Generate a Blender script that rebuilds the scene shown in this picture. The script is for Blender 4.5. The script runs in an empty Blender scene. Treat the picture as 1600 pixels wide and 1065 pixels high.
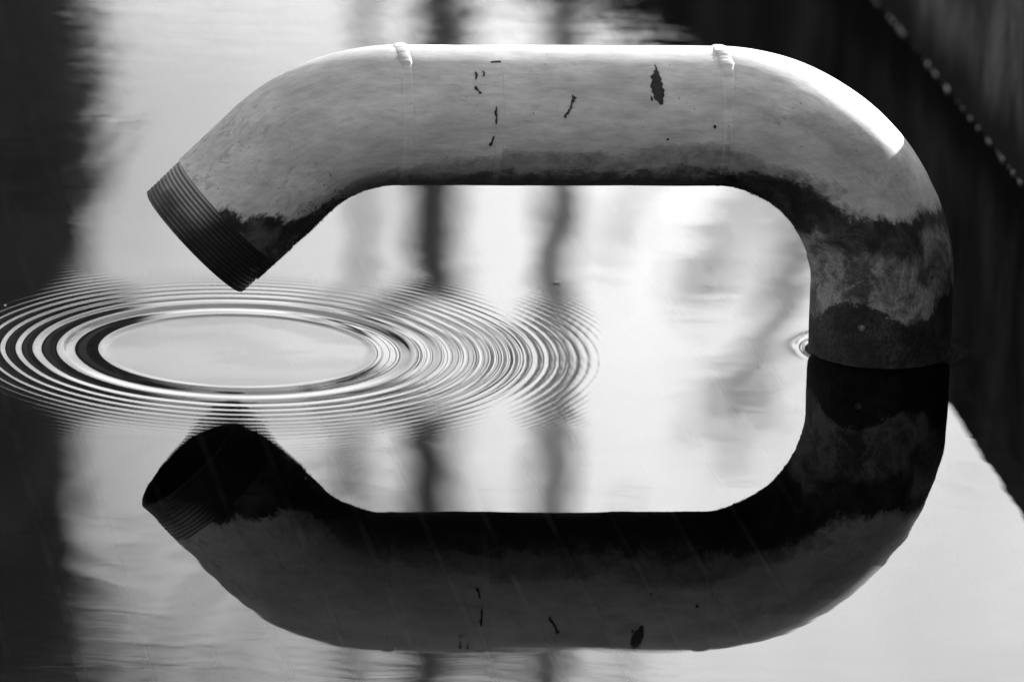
import bpy, bmesh, math, random
import numpy as np
from mathutils import Vector, Matrix, noise as mn
from math import sin, cos, pi, radians, tan, atan2, sqrt, hypot

random.seed(7)
S = bpy.context.scene
C = S.collection

# ------------------------------------------------------------------ camera
FPX = 6.0 / .00052                      # focal length in photo pixels
EL, ROLL = radians(15.35), radians(1.75)
f_ = Vector((0, cos(EL), -sin(EL)))
r0 = Vector((1, 0, 0)); u0 = r0.cross(f_)
r_ = r0 * cos(ROLL) + u0 * sin(ROLL)
u_ = u0 * cos(ROLL) - r0 * sin(ROLL)
CAM = Vector((0.22207, -5.77819, 1.60101))
cd = bpy.data.cameras.new('camera'); cam = bpy.data.objects.new('camera', cd); C.objects.link(cam)
cam.matrix_world = Matrix(((r_.x, u_.x, -f_.x, CAM.x), (r_.y, u_.y, -f_.y, CAM.y), (r_.z, u_.z, -f_.z, CAM.z), (0, 0, 0, 1)))
cd.lens = FPX * 36 / 1600; cd.sensor_width = 36; cd.clip_start = .1; cd.clip_end = 2000
cd.dof.use_dof = True; cd.dof.focus_distance = 6.0; cd.dof.aperture_fstop = 5.6
S.camera = cam

# ------------------------------------------------------------------ world + sun
SUN = Vector((.59, .735, .365)).normalized()
sun_el = math.asin(SUN.z); sun_az = atan2(SUN.x, SUN.y)
W = bpy.data.worlds.new('World'); S.world = W; W.use_nodes = True
nt = W.node_tree; nt.nodes.clear()
def N(t, typ, **k):
    n = t.nodes.new(typ)
    for a, b in k.items(): setattr(n, a, b)
    return n
out = N(nt, 'ShaderNodeOutputWorld'); bg = N(nt, 'ShaderNodeBackground')
sky = N(nt, 'ShaderNodeTexSky', sky_type='NISHITA', sun_disc=False)
sky.sun_elevation = sun_el; sky.sun_rotation = sun_az; sky.dust_density = 2.0
bw = N(nt, 'ShaderNodeRGBToBW'); nt.links.new(sky.outputs[0], bw.inputs[0])
# thin bright overcast: wide soft cloud sheets laid over the sky
tc = N(nt, 'ShaderNodeTexCoord'); mp = N(nt, 'ShaderNodeMapping')
mp.inputs['Location'].default_value = (2.3, 0.4, 1.1); mp.inputs['Scale'].default_value = (4, 4, 9)
nz = N(nt, 'ShaderNodeTexNoise'); nz.inputs['Scale'].default_value = 1.6; nz.inputs['Detail'].default_value = 5
nt.links.new(tc.outputs['Generated'], mp.inputs[0]); nt.links.new(mp.outputs[0], nz.inputs[0])
# the cloud is thin and bright on the sun's side of the sky and thick and dull over the rest
dt = N(nt, 'ShaderNodeVectorMath', operation='DOT_PRODUCT'); dt.inputs[1].default_value = (SUN.x / hypot(SUN.x, SUN.y), SUN.y / hypot(SUN.x, SUN.y), 0)
nt.links.new(tc.outputs['Generated'], dt.inputs[0])
ad = N(nt, 'ShaderNodeMath', operation='MULTIPLY_ADD'); nt.links.new(nz.outputs[0], ad.inputs[0]); ad.inputs[1].default_value = .10
nt.links.new(dt.outputs['Value'], ad.inputs[2])
mr = N(nt, 'ShaderNodeMapRange'); mr.interpolation_type = 'SMOOTHSTEP'
mr.inputs[1].default_value = .735; mr.inputs[2].default_value = .835; mr.inputs[3].default_value = .40; mr.inputs[4].default_value = .80
nt.links.new(ad.outputs[0], mr.inputs[0])
mp2 = N(nt, 'ShaderNodeMapping'); mp2.inputs['Scale'].default_value = (1, 1, .5); mp2.inputs['Rotation'].default_value = (.3, .5, 0); nt.links.new(tc.outputs['Generated'], mp2.inputs[0])
nz2 = N(nt, 'ShaderNodeTexNoise'); nz2.inputs['Scale'].default_value = 26; nz2.inputs['Detail'].default_value = 4; nz2.inputs['Distortion'].default_value = .6
nt.links.new(mp2.outputs[0], nz2.inputs[0])
mr2 = N(nt, 'ShaderNodeMapRange'); mr2.inputs[1].default_value = .35; mr2.inputs[2].default_value = .65; mr2.inputs[3].default_value = .80; mr2.inputs[4].default_value = 1.12
nt.links.new(nz2.outputs[0], mr2.inputs[0])
m2 = N(nt, 'ShaderNodeMath', operation='MULTIPLY'); nt.links.new(mr.outputs[0], m2.inputs[0]); nt.links.new(mr2.outputs[0], m2.inputs[1])
mu = N(nt, 'ShaderNodeMath', operation='MULTIPLY')
# cloud evens out the glare along the horizon
cap = N(nt, 'ShaderNodeMath', operation='SMOOTH_MIN'); cap.inputs[1].default_value = 6.3; cap.inputs[2].default_value = 2.0
nt.links.new(bw.outputs[0], cap.inputs[0])
nt.links.new(cap.outputs[0], mu.inputs[0]); nt.links.new(m2.outputs[0], mu.inputs[1])
nt.links.new(mu.outputs[0], bg.inputs[0]); nt.links.new(bg.outputs[0], out.inputs[0])
bg.inputs[1].default_value = .15
sd = bpy.data.lights.new('sun', 'SUN'); sun = bpy.data.objects.new('sun', sd); C.objects.link(sun)
sd.energy = 2.0; sd.angle = radians(.5); sd.color = (1, 1, 1)
sun.rotation_euler = SUN.to_track_quat('Z', 'Y').to_euler(); sun.location = SUN * 40
S.view_settings.view_transform = 'Standard'; S.view_settings.look = 'None'
S.view_settings.gamma = 1; S.view_settings.exposure = 2.84
S.render.engine = 'CYCLES'
S.cycles.max_bounces = 5; S.cycles.diffuse_bounces = 3; S.cycles.glossy_bounces = 3; S.cycles.transparent_max_bounces = 6

# ------------------------------------------------------------------ helpers
def tag(o, label=None, cat=None, group=None, kind=None):
    if label: o['label'] = label
    if cat: o['category'] = cat
    if group: o['group'] = group
    if kind: o['kind'] = kind
    return o
def empty(name, loc=(0, 0, 0), rz=0):
    o = bpy.data.objects.new(name, None); C.objects.link(o); o.location = loc; o.rotation_euler.z = rz
    o.empty_display_size = .05
    return o
def mesh_obj(name, verts, faces, mat, parent=None, smooth=True):
    me = bpy.data.meshes.new(name); me.from_pydata([tuple(v) for v in verts], [], faces); me.update()
    if smooth: me.polygons.foreach_set('use_smooth', [True] * len(me.polygons))
    me.materials.append(mat)
    o = bpy.data.objects.new(name, me); C.objects.link(o)
    if parent: o.parent = parent
    return o
def grid_obj(name, V, nu, nv, mat, parent=None, wrap=False):
    """V: (nu*nv,3) array, v fastest. wrap closes v."""
    V = np.asarray(V, dtype=np.float32).reshape(-1, 3)
    i = np.arange(nu - 1)[:, None]; jn = nv if wrap else nv - 1
    j = np.arange(jn)[None, :]; j2 = (j + 1) % nv
    q = np.stack([i * nv + j, (i + 1) * nv + j, (i + 1) * nv + j2, i * nv + j2], -1).reshape(-1, 4)
    me = bpy.data.meshes.new(name)
    me.vertices.add(len(V)); me.vertices.foreach_set('co', V.ravel())
    me.loops.add(q.size); me.loops.foreach_set('vertex_index', q.ravel().astype(np.int32))
    me.polygons.add(len(q)); me.polygons.foreach_set('loop_start', np.arange(0, q.size, 4, dtype=np.int32))
    me.polygons.foreach_set('use_smooth', np.ones(len(q), dtype=bool))
    me.update(calc_edges=True); me.validate()
    me.materials.append(mat)
    o = bpy.data.objects.new(name, me); C.objects.link(o)
    if parent: o.parent = parent
    return o
def attr(o, name, vals):
    a = o.data.attributes.new(name, 'FLOAT', 'POINT'); a.data.foreach_set('value', np.asarray(vals, dtype=np.float32))

class M:
    """small node material builder"""
    def __init__(s, name, rough=.6, spec=.5):
        s.m = bpy.data.materials.new(name); s.m.use_nodes = True; s.t = s.m.node_tree
        s.b = s.t.nodes['Principled BSDF']; s.b.inputs['Roughness'].default_value = rough
        s.b.inputs['Specular IOR Level'].default_value = spec
        s.tc = N(s.t, 'ShaderNodeTexCoord')
    def L(s, a, b): s.t.links.new(a, b)
    def put(s, sock, v):
        if isinstance(v, bpy.types.NodeSocket): s.L(v, sock)
        elif isinstance(v, (int, float)) and sock.type == 'RGBA': sock.default_value = (v, v, v, 1)
        else: sock.default_value = v
    def math(s, op, a, b=0.0, c=None, clamp=False):
        n = N(s.t, 'ShaderNodeMath', operation=op, use_clamp=clamp); s.put(n.inputs[0], a); s.put(n.inputs[1], b)
        if c is not None: s.put(n.inputs[2], c)
        return n.outputs[0]
    def noise(s, scale, detail=4, rough=.55, stretch=(1, 1, 1), vec=None, off=(0, 0, 0), dist=0):
        m = N(s.t, 'ShaderNodeMapping'); m.inputs['Scale'].default_value = stretch; m.inputs['Location'].default_value = off
        s.L(vec or s.tc.outputs['Object'], m.inputs[0])
        n = N(s.t, 'ShaderNodeTexNoise'); n.inputs['Scale'].default_value = scale; n.inputs['Detail'].default_value = detail
        n.inputs['Roughness'].default_value = rough; n.inputs['Distortion'].default_value = dist
        s.L(m.outputs[0], n.inputs[0]); return n.outputs[0]
    def ramp(s, v, a, b, lo=0.0, hi=1.0):
        n = N(s.t, 'ShaderNodeMapRange'); n.interpolation_type = 'SMOOTHSTEP'
        s.put(n.inputs[0], v); n.inputs[1].default_value = a; n.inputs[2].default_value = b
        n.inputs[3].default_value = lo; n.inputs[4].default_value = hi; return n.outputs[0]
    def mix(s, f, a, b):
        n = N(s.t, 'ShaderNodeMix', data_type='FLOAT'); s.put(n.inputs[0], f); s.put(n.inputs[2], a); s.put(n.inputs[3], b)
        return n.outputs[0]
    def attr(s, name):
        n = N(s.t, 'ShaderNodeAttribute', attribute_name=name); return n.outputs['Fac']
    def vec(s, x, y, z=0.0):
        n = N(s.t, 'ShaderNodeCombineXYZ'); s.put(n.inputs[0], x); s.put(n.inputs[1], y); s.put(n.inputs[2], z); return n.outputs[0]
    def col(s, v): s.put(s.b.inputs['Base Color'], v)
    def bump(s, h, dist=.001, strength=1.0, target=None):
        n = N(s.t, 'ShaderNodeBump'); n.inputs['Distance'].default_value = dist; n.inputs['Strength'].default_value = strength
        s.L(h, n.inputs['Height']); s.L(n.outputs[0], (target or s.b).inputs['Normal']); return n

def simple(name, lo, hi, scale=5, rough=.8, bump=0, stretch=(1, 1, 1)):
    m = M(name, rough, .3); n = m.noise(scale, 6, .6, stretch); m.col(m.ramp(n, .3, .7, lo, hi))
    if bump: m.bump(m.noise(scale * 4, 5), bump)
    return m.m

# ------------------------------------------------------------------ pipe centreline
BOLT = (.677, 2.0)
LEG = Vector((0.52446, 0.06223, 0))
YAW = radians(6.7669)
DX = Vector((cos(YAW), sin(YAW), 0)); DN = Vector((-sin(YAW), cos(YAW), 0))
RT = .0567
MOUTH = -.0278; L0 = .0672; R1 = .134; A1 = R1 * pi / 4; L1 = .258; R2 = .1445; A2 = R2 * pi / 2
S1 = L0; S2 = S1 + A1; S3 = S2 + L1; S4 = S3 + A2; WS = S4 + .0532
def path(s):
    if s < S1:
        d = S1 - s; return (.1245 - .7071 * R1 - .7071 * d, .1967 - .2929 * R1 - .7071 * d, .7071, .7071)
    if s < S2:
        a = (S2 - s) / R1; return (.1245 - R1 * sin(a), .1967 - R1 + R1 * cos(a), cos(a), sin(a))
    if s < S3: return (.1245 + s - S2, .1967, 1, 0)
    if s < S4:
        a = (s - S3) / R2; return (.3825 + R2 * sin(a), .1967 - R2 + R2 * cos(a), cos(a), -sin(a))
    return (.3825 + R2, .1967 - R2 - (s - S4), 0, -1)
DXn = np.array(DX); DNn = np.array(DN)
def tube_pt(s, phi, r):
    u, z, tu, tz = path(s)
    du = -tz * cos(phi) * r; dz = tu * cos(phi) * r; w = -sin(phi) * r
    p = DXn * (u + du) + DNn * w; p[2] = z + dz
    return p

# ------------------------------------------------------------------ water
def ring_height():
    px = .00052
    tab = [218, 286, 322, 348, 372, 396, 416, 434, 452, 470, 488, 505, 521, 538, 554, 569, 583, 596, 608, 620, 632, 644, 656, 668, 680, 692, 704]
    r = np.arange(0, .372, .0001)
    rp = r / px
    ph = np.interp(rp, tab, np.arange(len(tab)))
    A = np.interp(rp, [200, 214, 222, 300, 372, 420, 470, 510, 550, 590, 640, 690], [0, .0, .064, .056, .040, .025, .0108, .0046, .0030, .0026, .0022, .0010])
    sl = -A * (np.sin(2 * pi * ph) + .42 * np.sin(4 * pi * ph + 2.2) + np.interp(rp, [380, 470], [.16, 0]) * np.sin(6 * pi * ph + 1) + np.interp(rp, [300, 360], [.14, 0]) * np.sin(12 * pi * ph + 1))
    inside = np.where(rp < 218, .017 * (rp / 218) ** 2 + .03 * np.exp(-((rp - 209) / 7) ** 2), 0)
    inside += .009 * np.sin(rp / 2.6) * np.exp(-((rp - 16) / 7) ** 2)
    sl = sl + inside
    h = np.cumsum(sl) * .0001
    fade = np.interp(rp, [620, 700], [1, 0]); h = h - h[-1]
    return r, h * fade
RR, HH = ring_height()
def make_water(mat):
    rad = list(np.arange(.0006, .362, .0006)); step = .0008
    while rad[-1] < 500: rad.append(rad[-1] + step); step = min(step * 1.11, 60)
    rad = np.array(rad); nv = 720
    th = np.arange(nv) / nv * 2 * pi
    X = rad[:, None] * np.cos(th)[None]; Y = rad[:, None] * np.sin(th)[None]
    wob = (.0005 * np.sin(3 * th + .7) + .0003 * np.sin(7 * th + 2) + .00018 * np.sin(13 * th))[None]
    rw = rad[:, None] + wob * np.clip((rad[:, None] - .10) / .08, 0, 1) * np.clip((.36 - rad[:, None]) / .05, 0, 1)
    rz_ = np.interp(rw, RR, HH, right=0); amp = np.clip((rad - .08) / .04, 0, 1)[:, None]
    Z = rz_ + rz_ * amp * (.14 * np.sin(2 * th + 1)[None] + .08 * np.sin(5 * th)[None] + .05 * np.sin(11 * th + 4)[None])
    # fainter second train from the last drop, a little off centre
    r2 = np.hypot(X - .012, Y + .006)
    Z2 = np.interp(r2 * 1.13, RR, HH, right=0) * .08
    win = np.clip((rad - .12) / .03, 0, 1)[:, None] * np.clip((.34 - rad) / .06, 0, 1)[:, None]
    Z = Z + Z2 * win
    # faint wavelets thrown back by the pipe leg and running across the rings
    rl = np.hypot(X - LEG.x, Y - LEG.y)
    Z = Z + .0000016 * np.sin(rl * 2 * pi / .0085) * np.clip((rl - .10) / .08, 0, 1) * np.clip((.42 - rl) / .14, 0, 1) * np.clip((.355 - rad[:, None]) / .03, 0, 1)
    V = np.stack([X, Y, Z], -1).reshape(-1, 3)
    o = grid_obj('water', V, len(rad), nv, mat, wrap=True)
    me = o.data; z0 = float(V[:nv, 2].mean())
    bm = bmesh.new(); bm.from_mesh(me); bm.verts.ensure_lookup_table()
    rim = [bm.verts[j] for j in range(nv)]; c = bm.verts.new((0, 0, z0))
    for j in range(nv): bm.faces.new((rim[j], rim[(j + 1) % nv], c)).smooth = True
    bm.to_mesh(me); bm.free()
    return tag(o, kind='structure')

wm = bpy.data.materials.new('still_water'); wm.use_nodes = True; t = wm.node_tree; t.nodes.clear()
w = M.__new__(M); w.m = wm; w.t = t; w.tc = N(t, 'ShaderNodeTexCoord')
wo = N(t, 'ShaderNodeOutputMaterial'); gl = N(t, 'ShaderNodeBsdfGlossy'); gl.inputs['Roughness'].default_value = 0.0
tr = N(t, 'ShaderNodeBsdfTransparent'); tr.inputs[0].default_value = (.20, .20, .20, 1)
fr = N(t, 'ShaderNodeFresnel'); fr.inputs[0].default_value = 1.333
mx = N(t, 'ShaderNodeMixShader'); t.links.new(fr.outputs[0], mx.inputs[0]); t.links.new(tr.outputs[0], mx.inputs[1]); t.links.new(gl.outputs[0], mx.inputs[2])
t.links.new(mx.outputs[0], wo.inputs[0])
sep = N(t, 'ShaderNodeSeparateXYZ'); t.links.new(w.tc.outputs['Object'], sep.inputs[0])
# slow swell (slope about .004), plus finer cat's-paw ripples further out on the pond
h1 = w.math('MULTIPLY', w.noise(5.0, 2, .45, (1.0, .55, 1), dist=.6), .0005)
h2 = w.math('MULTIPLY', w.noise(15.0, 2, .4, (.7, 1.1, 1), off=(3, 1, 0), dist=.5), .00006)
far = w.ramp(sep.outputs[1], .72, 1.25)
h3 = w.math('MULTIPLY', w.math('MULTIPLY', w.noise(45.0, 3, .5, (.22, 1.3, 1), off=(5, 2, 0), dist=.3), .0005), far)
near = w.ramp(sep.outputs[1], -.62, -.85)
h3b = w.math('MULTIPLY', w.math('MULTIPLY', w.noise(11.0, 2, .5, (.35, 1.6, 1), off=(1, 7, 0), dist=.3), .00018), near)
# meniscus climbing the pipe leg and the tiny rings round it
dx_ = w.math('SUBTRACT', sep.outputs[0], LEG.x); dy_ = w.math('SUBTRACT', sep.outputs[1], LEG.y)
dd = w.math('SUBTRACT', w.math('SQRT', w.math('ADD', w.math('MULTIPLY', dx_, dx_), w.math('MULTIPLY', dy_, dy_))), RT)
men = w.math('MULTIPLY', w.math('EXPONENT', w.math('MULTIPLY', dd, -1 / .0042)), .0032)
rin = w.math('MULTIPLY', w.math('MULTIPLY', w.math('SINE', w.math('MULTIPLY', dd, 2 * pi / .0042)), w.math('EXPONENT', w.math('MULTIPLY', dd, -1 / .006))), .00003)
hs = w.math('ADD', w.math('ADD', w.math('ADD', h1, h2), w.math('ADD', h3, h3b)), w.math('ADD', men, rin))
bp = N(t, 'ShaderNodeBump'); bp.inputs['Distance'].default_value = 1.0; bp.inputs['Strength'].default_value = 1.0
t.links.new(hs, bp.inputs['Height']); t.links.new(bp.outputs[0], gl.inputs['Normal']); t.links.new(bp.outputs[0], fr.inputs['Normal'])
make_water(wm)

# ------------------------------------------------------------------ basin floor with narrow tiles
grout = simple('pale_grout', .03, .50, 9, .9, .0004)
tile_m = simple('dark_floor_tile', .012, .024, 30, .8, .0003)
FZ = -.25
fl = mesh_obj('basin_floor', [(-500, -500, FZ), (500, -500, FZ), (500, 500, FZ), (-500, 500, FZ)], [(0, 1, 2, 3)],
              simple('silt', .012, .03, 8, .9)); tag(fl, kind='structure')
bed = mesh_obj('grout_bed', [(-1.2, -1.6, FZ + .004), (1.2, -1.6, FZ + .004), (1.2, 4.4, FZ + .004), (-1.2, 4.4, FZ + .004)], [(0, 1, 2, 3)], grout, fl)
TA = radians(98.6)     # direction the tile rows run in
def tile_mesh(L, Wd, h=.006, c=.0012):
    v = []; 
    for z, k in ((0, 0), (h - c, 0), (h, c)):
        v += [(-L / 2 + k, -Wd / 2 + k, z), (L / 2 - k, -Wd / 2 + k, z), (L / 2 - k, Wd / 2 - k, z), (-L / 2 + k, Wd / 2 - k, z)]
    fs = [(8, 9, 10, 11)]
    for a in (0, 4):
        for k in range(4): fs.append((a + k, a + (k + 1) % 4, a + 4 + (k + 1) % 4, a + 4 + k))
    me = bpy.data.meshes.new('tile'); me.from_pydata(v, [], fs); me.materials.append(tile_m); return me
tm_ = tile_mesh(.594, .0480)
PIT = .0553
rt = random.Random(3)
for i in range(-14, 12):
    for j in range(-2, 6):
        a = i * PIT + .012; b = j * .60 + (.3 if i % 2 else 0) + .1
        x = cos(TA) * b + sin(TA) * a; y = sin(TA) * b - cos(TA) * a
        if x < -.62 or x > .72: continue
        o = bpy.data.objects.new('tile', tm_); C.objects.link(o); o.parent = fl
        o.location = (x + .05, y, FZ + .0045 + rt.uniform(-.0006, .0006)); o.rotation_euler = (rt.uniform(-.004, .004), rt.uniform(-.002, .002), TA + rt.uniform(-.002, .002))

# ------------------------------------------------------------------ ground round the pond
wallpts = [(1.10, -4.6), (.98, -2.4), (.84, -.75), (.685, .56), (.6385, .90), (.572, 1.38), (.48, 1.9), (.355, 2.38), (.20, 2.70), (.0, 3.2), (-.4, 3.65), (-1.1, 4.1), (-2.2, 4.4)]
def smooth_poly(p, n=3):
    p = [Vector((a, b)) for a, b in p]
    for _ in range(n):
        q = [p[0]]
        for a, b in zip(p, p[1:]): q += [a * .75 + b * .25, a * .25 + b * .75]
        q.append(p[-1]); p = q
    return p
WP = smooth_poly(wallpts)
WT = .16
def offset(p, d):
    o = []
    for i in range(len(p)):
        a = p[max(i - 1, 0)]; b = p[min(i + 1, len(p) - 1)]; t_ = (b - a).normalized()
        o.append(p[i] + Vector((t_.y, -t_.x)) * d)
    return o
grass = simple('mown_bank', .03, .08, 3, .95, .01)
# ground: rings of one sheet from the pond edge out to the horizon
edge = []
wo_ = offset(WP, WT - .01)
loop = [(p.x, p.y) for p in wo_]
loop += [(-3.2, 5.2), (-6, 9), (-7, 16), (-9, 24), (-16, 26), (-24, 22), (-26, 8), (-22, -3), (-10, -5), (-3, -4.8)]
cx_, cy_ = -6.0, 4.0
# the far side: the wall is a thin spit between two waters, so the sheet starts beyond it
loop = [(14, -4.9), (16, 4), (15, 14), (12, 24), (0, 26), (-12, 25), (-22, 20), (-25, 8), (-20, -3), (-10, -5), (-3, -4.7), (4, -4.6)]
lp = smooth_poly(loop + [loop[0]], 2)[:-1]
n_ = len(lp); vs = []; fs = []
cx_, cy_ = -3.0, 8.0
for k, (sc, z) in enumerate(((.985, -.4), (1.0, .08), (1.04, .22), (1.3, .5), (3, .6), (10, .6), (45, .6))):
    for p in lp: vs.append((cx_ + (p.x - cx_) * sc, cy_ + (p.y - cy_) * sc, z))
    if k:
        for i in range(n_):
            fs.append(((k - 1) * n_ + i, (k - 1) * n_ + (i + 1) % n_, k * n_ + (i + 1) % n_, k * n_ + i))
tag(mesh_obj('ground', vs, fs, grass), kind='structure')

# ------------------------------------------------------------------ low dark wall on the right
wl = M('stained_concrete', .9, .08)
n1 = wl.noise(9, 8, .7, (1, .7, .38), dist=.8); n2 = wl.noise(34, 7, .65, (1, .6, .6), off=(4, 4, 4), dist=.5)
sz = N(wl.t, 'ShaderNodeSeparateXYZ'); wl.L(wl.tc.outputs['Object'], sz.inputs[0])
zz = wl.math('ADD', sz.outputs[2], wl.math('MULTIPLY', wl.noise(12, 4, .6, (1, 1, .5), off=(9, 0, 0)), .12))
base = wl.math('MULTIPLY', wl.ramp(n1, .34, .66, .015, .09), wl.ramp(n2, .3, .7, .65, 1.2))
wet = wl.ramp(zz, .075, .14, 0, 1)
wl.col(wl.mix(wet, .007, base)); wl.bump(wl.noise(60, 6), .002)
Hh = .300
vs = []; fs = []
inn = WP; outn = offset(WP, WT); capi = offset(WP, -.0); capo = offset(WP, WT)
prof = [(0, -.6), (0, Hh - .012), (.006, Hh - .003), (.014, Hh), (WT - .014, Hh), (WT - .006, Hh - .003), (WT, Hh - .012), (WT, -.6)]
for d, z in prof:
    for k, p in enumerate(offset(WP, d)):
        e = mn.noise((p.x * 6, p.y * 6, z * 8)) * .004 if -.5 < z else 0
        vs.append((p.x + e, p.y + e * .2, z + (mn.noise((p.x * 5, p.y * 5, 3)) * .003 if z > .2 else 0)))
nw = len(WP)
for k in range(len(prof) - 1):
    for i in range(nw - 1): fs.append((k * nw + i, k * nw + i + 1, (k + 1) * nw + i + 1, (k + 1) * nw + i))
wall = mesh_obj('low_wall', vs, fs, wl.m)
tag(wall, 'dark stained low wall curving away behind the bent pipe on the right side of the water', 'wall')
# pale beads put in for the bright glints along its waterline
bead_m = simple('pale_glint', .55, .8, 200, .35)
bm = bmesh.new(); bmesh.ops.create_icosphere(bm, subdivisions=1, radius=1)
for v in bm.verts: v.co *= 1 + mn.noise(v.co * 3) * .3
bead_me = bpy.data.meshes.new('glint_bead'); bm.to_mesh(bead_me); bm.free(); bead_me.materials.append(bead_m)
rb = random.Random(11)
# walk along the visible waterline
acc = 0; tot = []
for a, b in zip(WP, WP[1:]):
    seg = (b - a).length; k = 0
    while k < seg:
        p = a + (b - a) * (k / seg)
        if .45 < p.y < 1.5: tot.append((p, (b - a).normalized()))
        k += .024 * rb.uniform(.25, 2.1)
for p, d in tot:
    o = bpy.data.objects.new('glint_bead', bead_me); C.objects.link(o); o.parent = wall
    s_ = rb.choice((.0005, .0007, .0010, .0016)) * rb.uniform(.7, 1.2)
    o.scale = (s_, s_ * 1.6, s_); o.location = (p.x - .001, p.y, .0008 + s_ * .5); o.rotation_euler.z = rb.uniform(-.3, .3)

# ------------------------------------------------------------------ the bent pipe
pipe = empty('bent_pipe', tuple(LEG)); tag(pipe, 'bent steel pipe rising from the water and curving back down to a threaded open end', 'pipe')
PB = Vector(pipe.location)
def loc(V): V = np.asarray(V, dtype=float).reshape(-1, 3); return V - np.array(PB)[None]

POLY = {
'tip': [(-.05,.9),(0.0091,1.247),(0.0181,1.30),(0.0207,1.518),(0.0302,1.672),(0.0405,1.95),(0.0487,2.20),(0.0625,2.35),(0.0811,2.45),(.10,2.62),(.13,2.85),(.16,3.2),(-.05,3.2)],
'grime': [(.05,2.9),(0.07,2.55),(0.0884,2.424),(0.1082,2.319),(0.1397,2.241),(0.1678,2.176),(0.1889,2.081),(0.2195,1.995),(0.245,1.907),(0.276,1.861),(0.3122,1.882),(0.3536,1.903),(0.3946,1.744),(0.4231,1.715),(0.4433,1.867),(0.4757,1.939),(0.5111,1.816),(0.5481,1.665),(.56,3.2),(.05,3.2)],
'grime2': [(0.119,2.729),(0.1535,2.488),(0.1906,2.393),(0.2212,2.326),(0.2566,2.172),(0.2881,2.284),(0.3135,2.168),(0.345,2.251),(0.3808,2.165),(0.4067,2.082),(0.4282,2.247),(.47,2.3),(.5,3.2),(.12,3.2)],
'lower': [(0.4278,2.313),(0.4502,2.344),(0.4748,2.163),(0.502,2.101),(0.5266,1.97),(0.5494,1.923),(0.5706,1.819),(0.5818,1.608),(0.5921,1.383),(0.5982,1.103),(0.6008,0.781),(0.6085,0.207),(.61,-.3),(1.2,-.3),(1.2,3.3),(.4278,3.3)],
'band': [(0.4278,2.313),(0.4502,2.344),(0.4748,2.163),(0.502,2.101),(0.5266,1.97),(0.5494,1.923),(0.5706,1.819),(0.5818,1.608),(0.5921,1.383),(0.5982,1.103),(0.6008,0.781),(0.6085,0.207),(.61,-.3),(.618,-.3),(0.618,0.211),(0.6077,0.699),(0.6068,1.034),(0.6189,1.021),(0.6206,1.201),(0.6167,1.489),(0.6085,1.643),(0.6059,1.919),(0.6046,2.145),(0.5826,2.25),(0.5624,2.382),(0.5701,2.926),(.57,3.3),(.4278,3.3)],
'leg': [(.68,3.3),(0.6745,2.791),(0.6646,2.564),(0.6542,2.221),(0.659,1.971),(0.6624,1.736),(0.6676,1.593),(0.6736,1.301),(0.6706,1.053),(0.6629,0.954),(0.6568,0.776),(.650,.4),(.652,-.3),(1.2,-.3),(1.2,3.3)],
'smudge': [(0.449,1.28),(0.4757,1.102),(0.5016,0.921),(0.5244,0.781),(0.5473,0.665),(0.5688,0.59),(0.5814,0.81),(0.5675,1.09),(0.5438,1.343),(0.5188,1.375),(0.4938,1.285),(0.4688,1.316)],
}
def sdf(P, poly):
    """signed distance, positive inside; P (n,2), poly in same metric"""
    poly = np.array(poly); d = np.full(len(P), 1e9); ins = np.zeros(len(P), bool)
    for a, b in zip(poly, np.roll(poly, -1, 0)):
        ab = b - a; t_ = np.clip(((P - a) @ ab) / max(ab @ ab, 1e-12), 0, 1)
        d = np.minimum(d, np.hypot(*(P - a - t_[:, None] * ab).T))
        c = ((a[1] > P[:, 1]) != (b[1] > P[:, 1]))
        with np.errstate(divide='ignore', invalid='ignore'):
            xx = (b[0] - a[0]) * (P[:, 1] - a[1]) / (b[1] - a[1]) + a[0]
        ins ^= c & (P[:, 0] < xx)
    return np.where(ins, d, -d)
def stain_attrs(o, SP):
    """SP (n,2): s, |phi|"""
    Q = np.stack([SP[:, 0], SP[:, 1] * RT], -1)
    for k, p in POLY.items():
        attr(o, k, np.clip(sdf(Q, [(a, b * RT) for a, b in p]), -.03, .03))
    attr(o, 's', SP[:, 0]); attr(o, 'ph', SP[:, 1] * RT)

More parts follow.
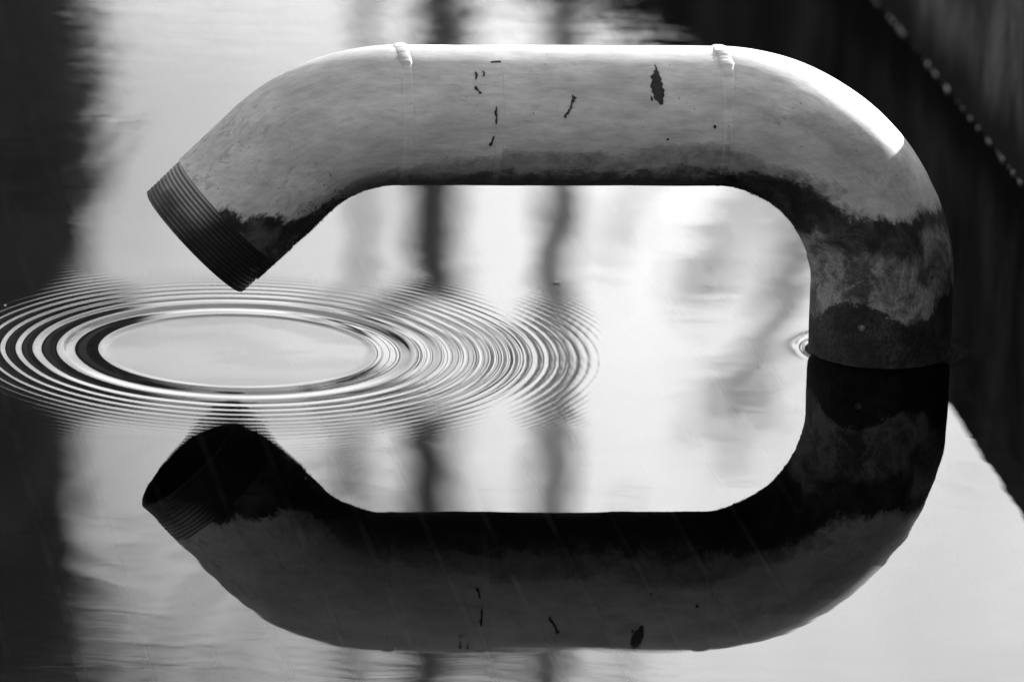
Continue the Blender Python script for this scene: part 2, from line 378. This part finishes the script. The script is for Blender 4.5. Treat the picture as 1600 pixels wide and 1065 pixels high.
def pipe_material(name, thread=False):
    m = M(name, .5, .5)
    v = m.vec(m.attr('s'), m.attr('ph'), 0.0)
    ob = m.tc.outputs['Object']
    fine = m.noise(150, 7, .7, (.28, 1, 1), ob)
    wear = m.noise(38, 8, .68, (.45, 1, 1), ob, (2, 2, 2), dist=.25)              # streaks along the pipe
    streak = m.noise(380, 4, .6, (.16, 1, 1), v, dist=.4)
    cloud = m.noise(22, 5, .55, (.6, 1, 1), v)
    blot = m.noise(60, 5, .6, (.8, 1, 1), v, (3, 3, 0))
    edge = m.math('SUBTRACT', m.noise(70, 7, .68, (.7, 1, 1), v, (8, 1, 0)), .5)
    edgef = m.math('SUBTRACT', m.noise(420, 5, .7, (.6, 1, 1), v, (8, 1, 0)), .5)
    e = m.math('ADD', m.math('MULTIPLY', edge, .024), m.math('MULTIPLY', edgef, .011))
    base = m.ramp(cloud, .3, .7, .43, .56)
    base = m.math('MULTIPLY', base, m.ramp(fine, .3, .7, .86, 1.10))
    base = m.math('MULTIPLY', base, m.ramp(streak, .35, .75, 1.04, .90))
    base = m.math('MULTIPLY', base, m.ramp(wear, .34, .66, .84, 1.08))
    base = m.mix(m.math('MULTIPLY', m.ramp(wear, .60, .66), .35), base, .26)
    scr = m.math('MULTIPLY', m.ramp(m.noise(260, 3, .5, (.05, 1, 1), v, (6, 2, 0), dist=.2), .66, .72), m.ramp(cloud, .45, .6))
    base = m.mix(m.math('MULTIPLY', scr, .45), base, .62)
    scd = m.math('MULTIPLY', m.ramp(m.noise(330, 3, .5, (.07, 1, 1), v, (1, 8, 0), dist=.2), .67, .71), m.ramp(blot, .45, .6))
    base = m.mix(m.math('MULTIPLY', scd, .45), base, .16)
    # rubbed dirty flecks on the sloping part near the threads
    fl_ = m.math('MULTIPLY', m.ramp(m.noise(85, 8, .75, (.7, 1, 1), v, (1, 5, 0), dist=.8), .53, .60), m.ramp(m.attr('s'), .125, .06))
    base = m.mix(m.math('MULTIPLY', fl_, .55), base, .20)
    sm = m.ramp(m.math('ADD', m.attr('smudge'), m.math('MULTIPLY', e, 1.3)), -.003, .006)
    base = m.mix(m.math('MULTIPLY', sm, m.ramp(fine, .35, .65, .25, .75)), base, .20)
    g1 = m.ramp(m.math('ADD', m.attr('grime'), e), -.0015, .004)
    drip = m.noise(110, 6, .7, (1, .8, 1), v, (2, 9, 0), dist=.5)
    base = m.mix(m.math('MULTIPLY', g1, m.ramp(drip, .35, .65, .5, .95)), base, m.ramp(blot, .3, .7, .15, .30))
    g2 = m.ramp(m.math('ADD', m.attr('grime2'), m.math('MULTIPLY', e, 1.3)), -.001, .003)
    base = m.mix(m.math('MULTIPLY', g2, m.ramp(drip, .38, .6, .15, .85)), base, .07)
    underdark = m.ramp(m.math('ADD', m.attr('ph'), m.math('MULTIPLY', e, 1.5)), .118, .146)  # algae grime plus painted-in shade, darker toward the pipe's underside
    base = m.mix(m.math('MULTIPLY', underdark, .75), base, .035)
    # pale ground-back strips at the two joints and one old strap mark, a few tide lines
    for s0, w0, amt in ((S2 + .004, .0045, .30), (S3 + .004, .0042, .30), (.2500, .0030, .22)):
        d_ = m.math('ABSOLUTE', m.math('SUBTRACT', m.math('ADD', m.attr('s'), m.math('MULTIPLY', edge, .006)), s0))
        k_ = m.math('MULTIPLY', m.math('SUBTRACT', 1.0, m.ramp(d_, w0 * .7, w0)), m.math('MULTIPLY', m.ramp(fine, .3, .6), m.ramp(m.attr('ph'), .17, .13)))
        if s0 == .2500: k_ = m.math('MULTIPLY', k_, m.ramp(m.attr('ph'), .095, .105))
        base = m.mix(m.math('MULTIPLY', k_, amt), base, .60)
        rim = m.math('SUBTRACT', 1.0, m.ramp(m.math('ABSOLUTE', m.math('SUBTRACT', d_, w0 * 1.1)), .0, .0007))
        base = m.mix(m.math('MULTIPLY', m.math('MULTIPLY', rim, .30), m.ramp(blot, .42, .6)), base, .15)
    for nm_, am_ in (('grime', .45), ('lower', .6)):
        ln = m.math('SUBTRACT', 1.0, m.ramp(m.math('ABSOLUTE', m.math('ADD', m.attr(nm_), e)), .0002, .0012))
        base = m.mix(m.math('MULTIPLY', ln, am_ * .6), base, .06)
    lo = m.ramp(m.math('ADD', m.attr('lower'), e), -.003, .003)
    crust = m.noise(38, 8, .68, (.8, 1, 1), v, (6, 6, 0), dist=.6)
    lowc = m.math('MULTIPLY', m.ramp(crust, .38, .60, .05, .26), m.ramp(edgef, -.2, .2, .6, 1.3))
    base = m.mix(lo, base, lowc)
    bd = m.ramp(m.math('ADD', m.attr('band'), m.math('MULTIPLY', e, 1.5)), -.010, .004)
    base = m.mix(bd, base, m.math('MULTIPLY', m.ramp(crust, .40, .68, .010, .055), m.ramp(edgef, -.2, .2, .6, 1.3)))
    lg = m.ramp(m.math('ADD', m.attr('leg'), m.math('MULTIPLY', e, 1.2)), -.0006, .0012)
    base = m.mix(lg, base, m.math('MULTIPLY', m.ramp(crust, .35, .7, .006, .04), m.ramp(edgef, -.15, .15, .4, 1.5)))
    vein = m.math('SUBTRACT', 1.0, m.ramp(m.math('ABSOLUTE', m.math('SUBTRACT', m.noise(24, 6, .6, (1, .6, 1), v, (11, 3, 0), dist=.4), .5)), .0, .010))
    base = m.mix(m.math('MULTIPLY', m.math('MULTIPLY', vein, lo), .7), base, .006)
    spk = m.ramp(m.noise(230, 3, .5, (1, 1, 1), ob, (4, 0, 0)), .70, .74)
    base = m.mix(m.math('MULTIPLY', spk, .55), base, .05)
    tp = m.ramp(m.math('ADD', m.attr('tip'), m.math('MULTIPLY', e, 1.2)), -.003, .003)
    base = m.mix(tp, base, m.ramp(crust, .42, .66, .006, .075))
    if thread:
        cr = m.attr('crest')
        up = m.math('MULTIPLY', m.ramp(m.math('ADD', m.attr('s'), m.math('MULTIPLY', edge, .03)), -.018, .002), m.ramp(m.attr('ph'), .085, .05))
        tc_ = m.mix(m.ramp(cr, .45, .95), .012, m.math('MULTIPLY', m.ramp(fine, .3, .7, .025, .11), m.ramp(m.attr('ph'), .085, .12, 1, .12)))
        tc_ = m.mix(up, tc_, m.mix(m.ramp(cr, .3, .8), .07, .30))
        base = m.mix(m.ramp(m.attr('tip'), .0, .012), tc_, m.math('MULTIPLY', tc_, .25))
    rough = m.ramp(blot, .3, .7, .42, .6)
    m.put(m.b.inputs['Roughness'], m.math('ADD', rough, m.math('MULTIPLY', m.math('MAXIMUM', lg, m.math('MAXIMUM', bd, tp)), .22)))
    m.b.inputs['Specular IOR Level'].default_value = .35
    m.col(base)
    dirt = m.math('MAXIMUM', lo, tp)
    hgt = m.math('ADD', m.math('MULTIPLY', cloud, .6), m.math('MULTIPLY', m.math('MULTIPLY', m.noise(330, 5, .7, (1, 1, 1), v), dirt), .9))
    hgt = m.math('ADD', hgt, m.math('MULTIPLY', fine, .08))
    m.bump(hgt, .0011)
    return m.m
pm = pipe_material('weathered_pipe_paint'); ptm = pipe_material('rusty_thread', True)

def radius(s, phi):
    r = RT
    a = abs(phi)
    r *= 1 + .03 * min(1, max(0, (s - S3 - .08) / .12))
    r += .0004 * mn.noise((s * 18, phi * 1.2, 2.0)) + .00022 * mn.noise((s * 60, phi * 4, 5))
    if s > S4 - .12: r += .0006 * mn.noise((s * 70, phi * 6, 1)) * min(1, (s - S4 + .12) / .05)
    # crusty lip on the inside of the bends
    if a > 2.5 and (s < .15 or .46 < s < .62): r += .0009 * (mn.noise((s * 260, phi * 9, 3)) + .2)
    return r
nv = 160
SA = np.concatenate([np.arange(MOUTH + .0385, S4, .0019), np.arange(S4, S4 + .30, .003)])
PH = (np.arange(nv) / nv * 2 - 1) * pi
V = []; SP = []
for s in SA:
    for p in PH:
        V.append(tube_pt(s, p, radius(s, p))); SP.append((s, abs(p)))
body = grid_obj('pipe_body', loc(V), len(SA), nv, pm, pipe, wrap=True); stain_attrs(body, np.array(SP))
# threaded end: helical ridges, rolled rim and the bore inside
nv = 256; V = []; SP = []; CR = []
prof = [(s, None) for s in np.arange(.0402, .0012, -.00032)]
prof += [(.0008, RT - .0014), (.0002, RT - .0022), (0, RT - .0034), (0, .0505), (.0006, .0498), (.01, .0495), (.04, .0495), (.0672, .0495), (.10, .0495), (.14, .0495), (.1401, .001)]
PH = (np.arange(nv) / nv * 2 - 1) * pi
for s, rr in prof:
    for p in PH:
        ph = (s / .00355 + p / (2 * pi)) % 1
        tri = 1 - abs(2 * ph - 1)
        if rr is None:
            wear = .5 + .5 * mn.noise((s * 50, p * 3, 7))
            ends = min(1, max(0, (.0395 - s) / .004))
            r = RT - .0003 - ends * (.0012 - .0012 * min(1, tri * 1.25) * (.55 + .5 * wear * (1 + .5 * mn.noise((s * 900, p * 40, 2))))) 
            c = tri
        else: r = rr; c = .55 if s < .001 else 0
        V.append(tube_pt(s + MOUTH, p, r)); SP.append((s + MOUTH, abs(p))); CR.append(c)
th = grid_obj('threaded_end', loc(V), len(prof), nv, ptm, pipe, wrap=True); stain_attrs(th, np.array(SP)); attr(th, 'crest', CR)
th['label'] = 'dark threaded end with fine ridges'
# weld seams
seam_m = M('weld_metal', .38, .5); seam_m.col(seam_m.ramp(seam_m.noise(180, 5, .6), .3, .7, .30, .5)); seam_m.bump(seam_m.noise(500, 4), .0006)
for k, s0 in enumerate((S2, S3)):
    V = []; nu, nv = 15, 300
    for i in range(nu):
        x = (i / (nu - 1) * 2 - 1)
        for j in range(nv):
            p = (j / nv * 2 - 1) * pi
            top = math.exp(-(max(0, abs(p + .0) - .45) / .13) ** 2)
            lump = mn.noise((p * 9, k * 5 + .5, 1)); lump2 = mn.noise((p * 30, k * 3, 4))
            wd = .0036 + .0016 * top + .0009 * lump
            h = (-.0001 + .00045 * max(0, lump2) + .0008 * top + .0005 * lump * (.3 + top) + .0005 * top * lump2) * max(0, 1 - x * x) ** .7 - .0005 * abs(x) ** 3
            s = s0 + .0015 + x * wd + .0042 * min(abs(p), .8) + .0008 * mn.noise((p * 5, 9, k))
            V.append(tube_pt(s, p, RT + .0002 + h - (.0010 if abs(x) > .99 else 0)))
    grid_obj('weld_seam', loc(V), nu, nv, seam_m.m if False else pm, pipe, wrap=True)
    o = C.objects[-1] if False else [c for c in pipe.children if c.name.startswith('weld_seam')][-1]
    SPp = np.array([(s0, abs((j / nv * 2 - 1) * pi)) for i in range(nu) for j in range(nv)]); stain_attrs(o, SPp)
bm = bmesh.new()
q = Vector(tube_pt(BOLT[0], BOLT[1], RT + .0012)); q0 = Vector(tube_pt(BOLT[0], BOLT[1], RT - .002)); zq = (q - q0).normalized().to_track_quat('Z', 'Y').to_matrix().to_4x4()
bmesh.ops.create_icosphere(bm, subdivisions=3, radius=1, matrix=Matrix.Translation(q - PB) @ zq @ Matrix.Diagonal((.0032, .0028, .0016, 1)))
for v_ in bm.verts: v_.co += Vector((1, 1, 1)) * mn.noise(v_.co * 700) * .0003
for f in bm.faces: f.smooth = True
me = bpy.data.meshes.new('bolt_head'); bm.to_mesh(me); bm.free(); me.materials.append(simple('crusted_bolt', .05, .16, 400, .8))
o = bpy.data.objects.new('bolt_head', me); C.objects.link(o); o.parent = pipe
# chipped paint: thin dark flakes of bare metal, a hair proud of the paint
chips = [
[(0.3769,0.52),(0.3787,0.631),(0.3799,0.724),(0.3804,0.83),(0.3817,0.932),(0.3817,1.142),(0.3804,1.188),(0.3787,1.178),(0.3769,1.124),(0.3743,1.048),(0.373,0.961),(0.3726,0.85),(0.3726,0.745),(0.3752,0.702)],
[(0.3088,1.032),(0.3118,1.08),(0.3101,1.136),(0.3079,1.146),(0.3075,1.237),(0.3053,1.31),(0.3023,1.374),(0.3015,1.365),(0.3045,1.283),(0.3066,1.201),(0.3075,1.126),(0.3079,1.051)],
[(0.2467,1.204),(0.2475,1.24),(0.2475,1.376),(0.2471,1.458),(0.2463,1.458),(0.2463,1.385),(0.2454,1.313),(0.2463,1.24)],
[(0.2454,1.626),(0.245,1.701),(0.2432,1.783),(0.2415,1.772),(0.2432,1.722),(0.2445,1.635)],
[(0.2299,0.912),(0.232,0.931),(0.2355,1.018),(0.2337,1.038),(0.2316,0.979),(0.2294,0.941)],
[(0.2307,0.678),(0.232,0.679),(0.232,0.797),(0.2307,0.808)],
[(0.2368,0.654),(0.2381,0.668),(0.2385,0.746),(0.2368,0.756)],
[(0.2441,0.479),(0.2523,0.458),(0.2527,0.491),(0.2445,0.505)],
[(0.3851,1.649),(0.3868,1.659),(0.3864,1.688),(0.3847,1.678)],
[(0.3712,1.04),(0.3722,1.06),(0.3735,1.10),(0.3728,1.13),(0.3714,1.10)],
[(0.4222,1.468),(0.4235,1.46),(0.4248,1.497),(0.4231,1.515)],
]
chip_m = simple('bare_dark_metal', .012, .03, 300, .6)
rc = random.Random(5)
for poly in chips:
    P = [Vector((a, b * RT)) for a, b in poly]
    for _ in range(1 if len(P) < 6 else 3):
        q = []
        for a, b in zip(P, P[1:] + P[:1]):
            mid = (a + b) / 2; nrm = Vector((b.y - a.y, a.x - b.x)); mid += nrm * rc.uniform(-.22, .22)
            q += [a, mid]
        P = q
    bm = bmesh.new()
    top_ = [bm.verts.new(Vector(tube_pt(p.x, p.y / RT, RT + .0007)) - PB) for p in P]
    bot = [bm.verts.new(Vector(tube_pt(p.x, p.y / RT, RT - .0006)) - PB) for p in P]
    f0 = bm.faces.new(top_)
    for i in range(len(P)):
        j = (i + 1) % len(P); bm.faces.new((top_[i], bot[i], bot[j], top_[j]))
    bmesh.ops.triangulate(bm, faces=[f0]); bmesh.ops.recalc_face_normals(bm, faces=bm.faces)
    me = bpy.data.meshes.new('paint_chip'); bm.to_mesh(me); bm.free(); me.materials.append(chip_m)
    o = bpy.data.objects.new('paint_chip', me); C.objects.link(o); o.parent = pipe
# moss fringe under the bends
moss_m = simple('dark_moss', .01, .03, 400, .9)
vs = []; fs = []
rm = random.Random(9)
def tuft(s, p, h, wd):
    for _ in range(3):
        a = Vector(tube_pt(s + rm.uniform(-.001, .001), p, RT - .0008)); tip = Vector(tube_pt(s + rm.uniform(-.0018, .0018), p + rm.uniform(-.03, .03), RT + h * rm.uniform(.5, 1.2)))
        tip.z -= h * .3 * rm.random()
        d = Vector((rm.uniform(-1, 1), rm.uniform(-1, 1), rm.uniform(-1, 1))).normalized() * wd
        e = Vector((rm.uniform(-1, 1), rm.uniform(-1, 1), rm.uniform(-1, 1))).normalized() * wd
        k = len(vs); vs.extend([tuple(a + d - PB), tuple(a - d - PB), tuple(a + e - PB), tuple(tip - PB)])
        fs.extend([(k, k + 1, k + 3), (k + 1, k + 2, k + 3), (k + 2, k, k + 3)])
for _ in range(2600):
    s = rm.uniform(-.01, .105); p = pi + rm.gauss(0, .42)
    tuft(s, p, .0016 * (1.2 - abs(s - .05) / .075) * (1.6 if rm.random() < .05 else 1), .0006)
for _ in range(900):
    s = rm.uniform(.48, .60); p = pi + rm.gauss(0, .5); tuft(s, p, .0012 * (2.0 if rm.random() < .02 else 1), .0005)
ms = mesh_obj('moss', vs, fs, moss_m, pipe, smooth=False); tag(ms, kind='stuff')

# ------------------------------------------------------------------ specks afloat
speck_m = simple('pale_fluff', .6, .8, 300, .6)
def fluff(x, y, s, label):
    bm = bmesh.new()
    for i in range(9):
        a = i / 9 * 2 * pi + rc.uniform(-.3, .3); L_ = s * rc.uniform(.5, 1.2)
        mat_ = Matrix.Translation((cos(a) * L_ * .5, sin(a) * L_ * .5, L_ * rc.uniform(.05, .35))) @ Matrix.Rotation(a, 4, 'Z') @ Matrix.Rotation(-rc.uniform(.1, .7), 4, 'Y')
        bmesh.ops.create_icosphere(bm, subdivisions=1, radius=1, matrix=mat_ @ Matrix.Diagonal((L_ * .55, L_ * .12, L_ * .1, 1)))
    me = bpy.data.meshes.new('seed_fluff'); bm.to_mesh(me); bm.free(); me.materials.append(speck_m)
    o = bpy.data.objects.new('seed_fluff', me); C.objects.link(o); o.location = (x, y, .0004)
    return tag(o, label, 'seed fluff')

# ------------------------------------------------------------------ far side: building and trees seen only in the water
def far_pt(px, L):
    d = f_ * FPX + r_ * (px - 800); a = atan2(d.x, d.y)
    return CAM.x + sin(a) * L, CAM.y + cos(a) * L
def row_z(row, L):   # height of what the water shows on that photo row
    e = EL + radians((row - 547) * .00497); return L * tan(e) - 1.6
bx, by = far_pt(130, 42)
bl = empty('tall_building', (bx, by, .5), radians(7)); tag(bl, 'tall plain dark building across the water whose reflection darkens the left edge', 'building')
bw_m = simple('dark_cladding', .34, .42, 2, .85); win_m = M('window_glass', .1, .6); win_m.col(.02)
def box(name, x0, x1, y0, y1, z0, z1, mat, parent):
    v = [(x, y, z) for z in (z0, z1) for x, y in ((x0, y0), (x1, y0), (x1, y1), (x0, y1))]
    return mesh_obj(name, v, [(0, 3, 2, 1), (4, 5, 6, 7), (0, 1, 5, 4), (1, 2, 6, 5), (2, 3, 7, 6), (3, 0, 4, 7)], mat, parent, False)
box('wall', -14, 0, 0, 10, -.6, 21, bw_m, bl); box('roof', -14.2, .1, -.1, 10.2, 21.003, 21.4, bw_m, bl)
for i in range(4):
    for z in (1.6, 4.2): box('window', -12.5 + i * 3, -11.2 + i * 3, -.06, .1, z, z + 1.4, win_m.m, bl)

leaf_m = M('leaf', .6, .3); leaf_m.col(leaf_m.ramp(leaf_m.noise(2, 3), .3, .7, .16, .24))
V = []; F = []; ri = random.Random(21)
for _ in range(5200):
    z = ri.uniform(0, 20); w_ = .0 + .26 * mn.noise((z * .55, 1, 2)); x = ri.uniform(-.8, max(-.4, w_) * ri.random() ** .5); y = ri.uniform(-.35, .1)
    d = Vector((ri.uniform(-1, 1), ri.uniform(-.5, .5), ri.uniform(-1, 1))).normalized() * .09; e = d.cross(Vector((0, 1, .3))).normalized() * .07
    c = Vector((x, y, z)); k = len(V); V.extend([tuple(c - d), tuple(c + e), tuple(c + d), tuple(c - e)]); F.append((k, k + 1, k + 2, k + 3))
tag(mesh_obj('ivy', V, F, leaf_m.m, bl, False), kind='stuff')

bark = simple('bark', .26, .40, 6, .9, .01, (1, 1, .2)); 
def tree(px, L, rad, H, z_crown, label, seed, clumps=(), lean=0.0, crown=True, bend=.0, twig=.03, ls=1.0):
    x, y = far_pt(px, L); rr = random.Random(seed)
    tr_ = empty('slender_tree', (x, y, .45)); tag(tr_, label, 'tree', 'trees across the water')
    V = []; nu = 26; nvv = 10
    ax = []
    for i in range(nu):
        z = i / (nu - 1) * H; k = 1 - .75 * (i / (nu - 1)) ** 1.3
        cx = lean * z + bend * mn.noise((z * .35, seed, 0)); cy = bend * mn.noise((z * .3, seed, 5)); ax.append((cx, cy, z))
        for j in range(nvv):
            a = j / nvv * 2 * pi; r = rad * k * 1.25 * (1 + .12 * mn.noise((a, z * 2, seed)))
            V.append((cx + cos(a) * r, cy + sin(a) * r, z - .5))
    grid_obj('trunk', V, nu, nvv, bark, tr_, wrap=True)
    def at(z): i = min(nu - 1, max(0, int(z / H * (nu - 1)))); return Vector(ax[i])
    br = []; 
    pts = list(clumps)
    if crown:
        for i in range(14):
            z = rr.uniform(z_crown, H); a = rr.uniform(0, 2 * pi); R = rr.uniform(.5, 2.0) * (1.1 - .6 * (z - z_crown) / max(.1, H - z_crown))
            pts.append((at(z).x + cos(a) * R, at(z).y + sin(a) * R, z + rr.uniform(.2, .8), rr.uniform(.5, .9), 130))
    bv = []; bf = []; lv = []; lf = []
    for (cx, cy, cz, cr, nl) in pts:
        a = at(max(1, cz - 1.2)); b = Vector((cx, cy, cz)); k0 = len(bv)
        for q, (P_, r) in enumerate(((a, min(rad * .35, twig * 1.6)), ((a + b) / 2 + Vector((0, 0, -.15)), min(rad * .2, twig)), (b, twig * .4))):
            for j in range(5): bv.append((P_.x + cos(j * 1.257) * r, P_.y + sin(j * 1.257) * r * .6, P_.z - .5))
            if q:
                for j in range(5): bf.append((k0 + (q - 1) * 5 + j, k0 + (q - 1) * 5 + (j + 1) % 5, k0 + q * 5 + (j + 1) % 5, k0 + q * 5 + j))
        for _ in range(nl):
            c = b + Vector((rr.gauss(0, cr * .5), rr.gauss(0, cr * .5), rr.gauss(0, cr * .4) - .5)); s_ = rr.uniform(.035, .08) * ls
            d = Vector((rr.uniform(-1, 1), rr.uniform(-1, 1), rr.uniform(-1, 1))).normalized() * s_
            e = d.cross(Vector((rr.uniform(-1, 1), rr.uniform(-1, 1), rr.uniform(-1, 1)))).normalized() * s_ * .5
            k = len(lv); lv.extend([tuple(c - d), tuple(c + e), tuple(c + d), tuple(c - e)]); lf.append((k, k + 1, k + 2, k + 3))
    if bv: mesh_obj('branches', bv, bf, bark, tr_)
    if lv: mesh_obj('crown', lv, lf, leaf_m.m, tr_, False)
    return tr_
tree(556, 36, .065, 11.2, 8.9, 'thin tree across the water, next right of the tall dark building', 1, lean=.0, bend=.1)
tree(682, 34, .15, 14.5, 12.6, 'slightly crooked tree across the water between two straighter ones', 2, bend=.06)
tree(866, 33, .10, 14.0, 12.6, 'straight dark trunked tree across the water left of the pipe leg', 3, bend=.05)
Lc = 30
cl = []
xt, yt = far_pt(1375, Lc)
strokes = (((1195, 325), (1135, 400), (1045, 470)), ((1245, 350), (1205, 430), (1150, 475)), ((1100, 430), (1080, 455), (1120, 480)),
           ((1215, 590), (1160, 640), (1105, 705)), ((1190, 610), (1155, 690), (1140, 745)), ((1160, 600), (1130, 640), (1120, 690)), ((990, 320), (945, 385), (915, 440)))
spots = [(1370, 700, .6, 60)]
rq = random.Random(17)
for a_, b_, c_ in strokes:
    for k in range(13):
        t_ = k / 12; p_ = [(1 - t_) ** 2 * a_[i] + 2 * t_ * (1 - t_) * b_[i] + t_ * t_ * c_[i] for i in (0, 1)]
        spots.append((p_[0] + rq.uniform(-8, 8), p_[1] + rq.uniform(-8, 8), rq.uniform(.13, .24), int(2 + 4 * sin(pi * k / 12))))
for px, row, cr, nl in spots:
    x, y = far_pt(px, Lc); cl.append((x - xt, y - yt, row_z(row, Lc), cr, nl))
tree(1375, Lc, .10, 7.2, 7, 'low branching tree across the water behind the pipe leg, boughs reaching left', 4, clumps=cl, crown=False, twig=.004, ls=.5)
# unseen hedge added behind the camera to darken the light from that side
hedge = empty('unseen_hedge', (0, -10.5, .4)); tag(hedge, 'unseen hedge added behind the viewer to cut light from the near side', 'hedge')
rr = random.Random(4); V = []; F = []
for _ in range(16000):
    x = rr.uniform(-16, 16); z = rr.uniform(-.4, 5.0); y = rr.choice((-.9, .9)) * rr.uniform(.5, 1) if z < 4.4 else rr.uniform(-.9, .9)
    s_ = .22; d = Vector((rr.uniform(-1, 1), rr.uniform(-.5, .5), rr.uniform(-1, 1))).normalized() * s_; e = d.cross(Vector((0, 1, .3))).normalized() * s_ * .7
    c = Vector((x, y, z)); k = len(V); V.extend([tuple(c - d), tuple(c + e), tuple(c + d), tuple(c - e)]); F.append((k, k + 1, k + 2, k + 3))
fo = mesh_obj('foliage', V, F, leaf_m.m, hedge, False); tag(fo, kind='stuff')
fluff(.2584, .243, .0042, 'white seed fluff floating on the water just beyond the right side of the rings')
fluff(-.1978, .1147, .0016, 'tiny pale speck of fluff floating on the dark water at the far left edge')
fluff(.4226, -.0023, .0016, 'tiny pale speck of fluff floating on bright water inside the pipe loop')
